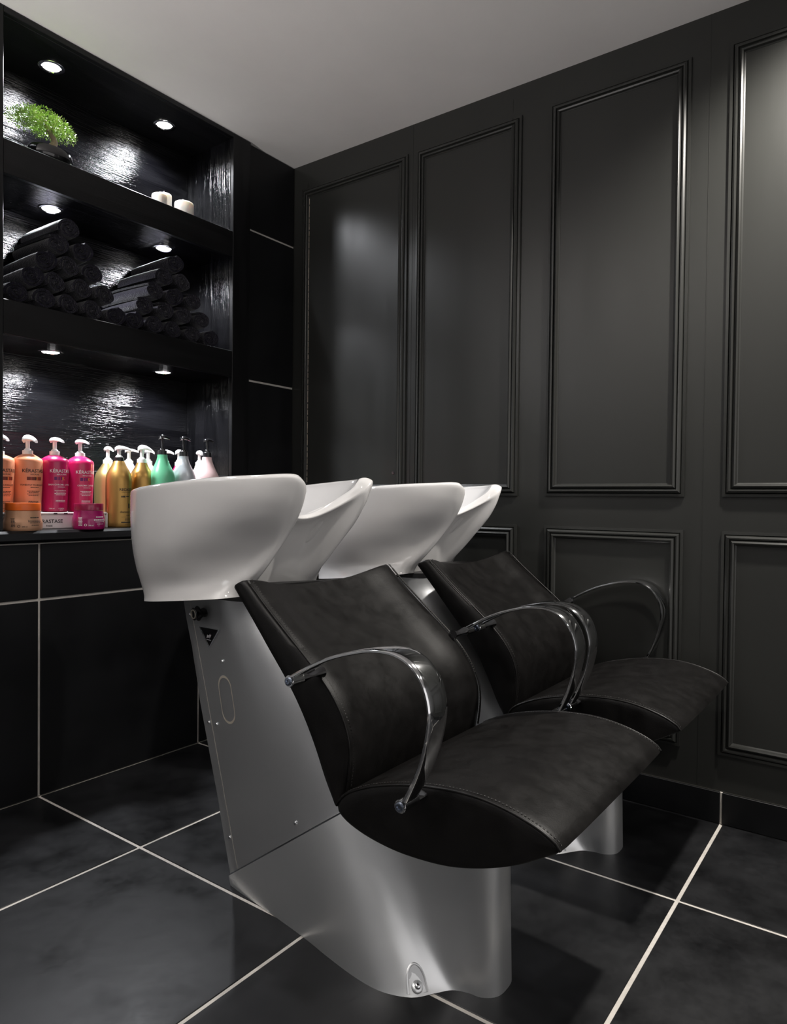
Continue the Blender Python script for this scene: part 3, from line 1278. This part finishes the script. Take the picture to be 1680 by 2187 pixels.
def plain(x, y, r, zs, m, label, ang, L=.03):
    zt, zh, zc, zb_, zsh = zs
    prof = [(r * .95, SILL + .002), (r, SILL + .01), (r, zsh - .02), (r * .95, zsh), (r * .6, lerp(zsh, zb_, .7)), (.0175, zb_)]
    return bottle('pump_bottle', label, 'shampoo bottles in the back row', x, y, SILL, prof, m,
                  dict(z=(zt, zh, zc, zb_), m='white', rn=.0158, ang=ang, L=L, w=.0125))


plain(-.661, .200, .0350, (1.109, 1.098, 1.070, 1.051, 1.018), 'bluew', 'blue-white pump bottle half hidden between the two gold bottles', -.6, .034)
plain(-.579, .200, .0359, (1.116, 1.100, 1.075, 1.050, 1.021), 'orangeb', 'pale orange pump bottle half hidden left of the mint green bottle', -1.0, .024)
plain(-.507, .195, .0348, (1.115, 1.101, 1.079, 1.051, 1.024), 'cream', 'white-pumped bottle hidden directly behind the mint green bottle', -.6, .034)
plain(-.434, .205, .0337, (1.120, 1.105, 1.079, 1.053, 1.027), 'magenta', 'magenta bottle with white pump hidden behind the silver-grey bottle', -.6, .034)
plain(-.392, .130, .0310, (1.117, 1.102, 1.077, 1.055, 1.028), 'cream', 'cream pump bottle between the silver-grey and pale pink bottles', -1.9, .026)


def drop_bottle(x, y, r, zs, m, label, ink):
    zt, zh, zc, zb_, zmid = zs
    prof = [(r * .92, SILL + .002)] + curve_prof([(r, SILL + .012), (r * 1.03, SILL + .08), (r * 1.03, zmid - .03), (r * .93, zmid), (r * .62, lerp(zmid, zb_, .45)),
                                                  (r * .43, lerp(zmid, zb_, .78)), (.0175, zb_)], 30)
    it = [('t', "L'ORÉAL", .0125, .112, ink, .008), ('b', .040, .005, .106, ink, .008), ('r', .03, .0012, .1, ink, .008)]
    return bottle('pump_bottle', label, 'teardrop shampoo bottles', x, y, SILL, prof, m,
                  dict(z=(zt, zh, zc, zb_), m='blkpump', rn=.0155, ang=-.5, L=.025, w=.0115, thin=True, cm='black'), it)


drop_bottle(-.637, .030, .0432, (1.155, 1.142, 1.106, 1.082, 1.017), 'green', 'mint green teardrop bottle with black pump', 'pblack')
drop_bottle(-.541, .035, .0437, (1.157, 1.144, 1.109, 1.082, 1.017), 'silverb', 'silver-grey teardrop bottle with black pump', 'pblack')
drop_bottle(-.436, .030, .0470, (1.157, 1.146, 1.112, 1.084, 1.012), 'pink', 'pale pink teardrop bottle with black pump, last at the right', 'pblack')

# white display stand under the left bottles
t = thing('display_stand', 'long white display stand under the peach and magenta bottles', 'stand', (-1.02, .12, SILL))
bm = nbox((-.188, -.062, 0), (.180, .070, .045), .003)
obj('plinth', bm, 'whitestand', t)
bm = nbox((-.190, -.064, .0462), (.182, .070, .0528), .0015)
obj('tray', bm, 'white', t)
bm = bmesh.new()
for x in (-.06, -.004, .03, .12):
    box(bm, (x, -.0650, .0475), (x + .012, -.0643, .0515))
obj('tray_print', bm, 'pblack', t)['kind'] = 'stuff'
bm = bmesh.new()
for s, sz, xx_, z in (('KÉRASTASE', .0165, -.017, .019), ('PARIS', .0080, -.017, .0075)):
    vs, fs = text_geo(s, sz)
    add_geo(bm, vs, fs, lambda v: Vector((xx_ + v.x * 1.05, -.0626, z + v.y)))
obj('stand_lettering', bm, 'pblack', t, recalc=False)
bm = nbox((.1815, -.062, 0), (.186, -.05, .05), .001)
obj('end_clip', bm, 'white', t)


# jars
def jar(x, y, r, label, mb, ml, ink, zs):
    zt, zl, zs_ = (z - SILL for z in zs)
    t = thing('jar', label, 'jar', (x, y, SILL), 'hair mask jars in front of the stand')
    prof = curve_prof([(r * .93, 0), (r * .985, .006), (r, .022), (r * .985, zs_ - .012), (r * .93, zs_), (r * .875, zl - .001)], 18)
    bm = bmesh.new()
    lathe(bm, [(.0006, 0)] + prof + [(.0006, zl - .001)], 40)
    obj('body', bm, mb, t, 45)
    bm = bmesh.new()
    lathe(bm, [(.0006, zl), (r * .885, zl), (r * .89, zl + .002), (r * .89, zt - .003), (r * .87, zt - .0005), (.0006, zt)], 40)
    obj('lid', bm, ml, t, 40)
    zz_ = [p[1] for p in prof]
    rr_ = [p[0] for p in prof]
    a0 = -.018
    it = [('b', .030, .003, .038, ink, a0 + .030), ('b', .045, .0018, .031, ink, a0 + .030), ('b', .045, .0018, .027, ink, a0 + .030), ('b', .036, .0018, .023, ink, a0 + .030),
          ('b', .026, .0016, .016, ink, a0 + .030), ('t', '500 ml', .0055, .011, ink, a0 - .002)]
    for k in range(7):
        it.append(('b', .013 - (k % 3) * .001, .0022, .012 + k * .0040, ink, a0 - .034))
    it.append(('t', 'O', .011, .0105, ink, a0 - .018))
    wrap_print(t, lambda q: interp(q, zz_, rr_), it)
    return t


jar(-1.1365, .024, .0545, 'bronze-peach jar with an orange lid standing on the sill', 'jarpeach', 'orangelid', 'pblack', (.907, .884, .862))
jar(-.9400, -.004, .0500, 'magenta jar with a dark magenta lid standing on the sill', 'jarmag', 'lidmag', 'pwhite', (.906, .884, .868))

# ------------------------------------------------------------------ rolled towels
def towel_mesh(seed, L=.225, rad=.0425):
    rg = random.Random(seed)
    bm = bmesh.new()
    turns = 3.1
    n = 84
    th = .0088
    ph0 = rg.uniform(0, 6.28)
    pitch = (rad - .006) / turns
    wob = [rg.uniform(-.0016, .0016) for _ in range(8)]
    ph = [rg.uniform(0, 6.28) for _ in range(8)]
    stn = 9
    secs = []
    for s in range(stn):
        t = s / (stn - 1)
        y = (t - .0) * L
        bul = 1 + .03 * math.sin(PI * t) - .05 * (abs(2 * t - 1) ** 6)
        pts_o, pts_i = [], []
        for k in range(n + 1):
            a = 2 * PI * turns * k / n
            r = .004 + pitch * a / (2 * PI)
            w = 1 + .035 * math.sin(2 * (a + ph0) + ph[0] + t * 2.0) + .02 * math.sin(3 * a + ph[1] - t * 3)
            r *= bul * w
            end = (.004 * math.sin(a * 1.0 + ph[2]) + .003 * math.sin(2.3 * a + ph[3]))
            yy = y + (end if s in (0, stn - 1) else 0)
            x, z = r * math.cos(a + ph0), r * math.sin(a + ph0)
            ri = max(r - th * (.95 if k > 4 else .3), .0012)
            pts_o.append(Vector((x, yy, z * .86)))
            pts_i.append(Vector((ri * math.cos(a + ph0), yy + (.002 if s == 0 else (-.002 if s == stn - 1 else 0)), ri * math.sin(a + ph0) * .86)))
        secs.append(pts_o + list(reversed(pts_i)))
    loft(bm, secs)
    bmesh.ops.recalc_face_normals(bm, faces=bm.faces)
    finish(bm, 60)
    me = bpy.data.meshes.new('towel_roll')
    bm.to_mesh(me)
    bm.free()
    me.materials.append(M['towel'])
    return me


TM = [towel_mesh(s) for s in (11, 12, 13, 14)]
RAD = .037
ORD = ['first', 'second', 'third', 'fourth', 'fifth', 'sixth']
ROW = ['bottom row', 'second row from the bottom', 'middle row', 'row below the top one', 'top']
shelf_z = 1.503
rg = random.Random(5)
for pile, cx in (('left', -.992), ('right', -.598)):
    px_ = .0820
    for row in range(5):
        n = 5 - row
        for k in range(n):
            x = cx + (k - (n - 1) / 2) * px_ + (rg.uniform(-.002, .002))
            z = shelf_z + .0365 + row * .0600
            y = .018 + rg.uniform(0, .008)
            if n == 1:
                lab = 'dark rolled towel on the very top of the %s pile' % pile
            else:
                lab = 'dark rolled towel, %s pile, %s, %s from the left' % (pile, ROW[row], ORD[k])
            o = bpy.data.objects.new('rolled_towel', TM[rg.randrange(4)])
            COL.objects.link(o)
            o.location = (x, y, z)
            o.rotation_euler = (0, 0, rg.uniform(-.02, .02))
            o['label'] = lab
            o['category'] = 'towel'
            o['group'] = 'dark rolled towels on the middle shelf'

# ------------------------------------------------------------------ bonsai
SH1 = 1.967
t = thing('bonsai', 'small green bonsai tree in a glossy black oval pot on the top shelf', 'plant', (-1.035, .062, SH1))
bm = bmesh.new()
prof = [(.0006, .004), (.050, .004), (.064, .012), (.070, .028), (.068, .046), (.064, .052), (.060, .052), (.059, .046), (.0006, .044)]
lathe(bm, prof, 36, (0, 0, 0), 1.0, .72)
for sx, sy in ((-.04, -.02), (.04, -.02), (-.04, .02), (.04, .02)):
    box(bm, (sx - .008, sy - .006, 0), (sx + .008, sy + .006, .006))
obj('pot', bm, 'gloss', t, 40)
bm = bmesh.new()
lathe(bm, [(.0006, .051), (.03, .050), (.058, .0465), (.0006, .045)], 24, (0, 0, 0), .98, .70)
obj('soil', bm, 'soil', t)
bm = bmesh.new()
tube(bm, cr([(.006, 0, .044), (.002, 0, .058), (.006, 0, .070), (.014, 0, .082), (.010, 0, .096), (-.004, 0, .112), (-.018, 0, .13)], 22),
     [lerp(.013, .005, k / 21) + (.004 if k < 3 else 0) for k in range(22)], 10)
for d in ((-.055, -.01, .150), (.05, .01, .148), (-.01, .03, .165), (.01, -.03, .155), (-.03, .0, .17), (.03, -.01, .17)):
    b = Vector((-.002, 0, .108))
    tube(bm, [b, b.lerp(Vector(d), .55) + Vector((0, 0, .006)), Vector(d)], [.004, .003, .0016], 6)
tube(bm, [(.004, .004, .044), (-.010, 0, .056), (.002, 0, .068)], [.009, .009, .005], 8)
obj('trunk', bm, 'bark', t, 60)
bm = bmesh.new()
rg = random.Random(3)
clus = [(-.062, -.005, .138, .038, .026), (-.035, -.015, .158, .040, .030), (.0, 0, .176, .044, .034), (.035, .005, .160, .042, .034),
        (.062, 0, .138, .036, .028), (.015, -.030, .150, .042, .030), (-.02, .03, .155, .042, .030), (.03, .03, .150, .040, .03), (0, -.01, .150, .05, .035),
        (.045, -.025, .142, .034, .026), (-.048, -.028, .140, .034, .026)]
for cx, cy_, cz_, rr_, rz in clus:
    for k in range(520):
        while True:
            v = Vector((rg.uniform(-1, 1), rg.uniform(-1, 1), rg.uniform(-.75, 1)))
            if .45 < v.length < 1.05:
                break
        c = Vector((1.10 * (cx + v.x * rr_) - .027, cy_ + v.y * rr_, .100 + .78 * (cz_ - .118 + v.z * rz)))
        d = (v + Vector((rg.uniform(-.6, .6), rg.uniform(-.6, .6), rg.uniform(-.2, .8)))).normalized()
        s = d.cross(Vector((rg.uniform(-1, 1), rg.uniform(-1, 1), rg.uniform(-1, 1)))).normalized()
        l_, w_ = rg.uniform(.0045, .0085), rg.uniform(.0010, .0018)
        a = [c, c + d * l_ * .5 + s * w_, c + d * l_, c + d * l_ * .5 - s * w_]
        bm.faces.new([bm.verts.new(q) for q in a])
o = obj('foliage', bm, 'grass', t, recalc=False)
o['kind'] = 'stuff'

# ------------------------------------------------------------------ candles
def candle(x, y, r, h, label, lean):
    t = thing('candle', label, 'candle', (x, y, SH1), 'white pillar candles on the top shelf')
    bm = bmesh.new()
    lathe(bm, [(.0006, 0), (r * .98, 0), (r, .002), (r, h - .006), (r * .97, h - .002), (r * .88, h), (r * .5, h - .003), (.0006, h - .004)], 32)
    obj('wax', bm, 'wax', t, 50)
    bm = bmesh.new()
    tube(bm, [(0, 0, h - .005), (lean * .4, 0, h + .006), (lean, 0, h + .013)], .0011, 6)
    obj('wick', bm, 'wick', t)


candle(-.566, .125, .0270, .098, 'tallest white pillar candle, standing behind two shorter candles', -.002)
candle(-.630, .065, .0275, .060, 'short white pillar candle at the left of the three candles', .002)
candle(-.530, .055, .0350, .062, 'wide short white pillar candle at the right of the three candles', -.006)
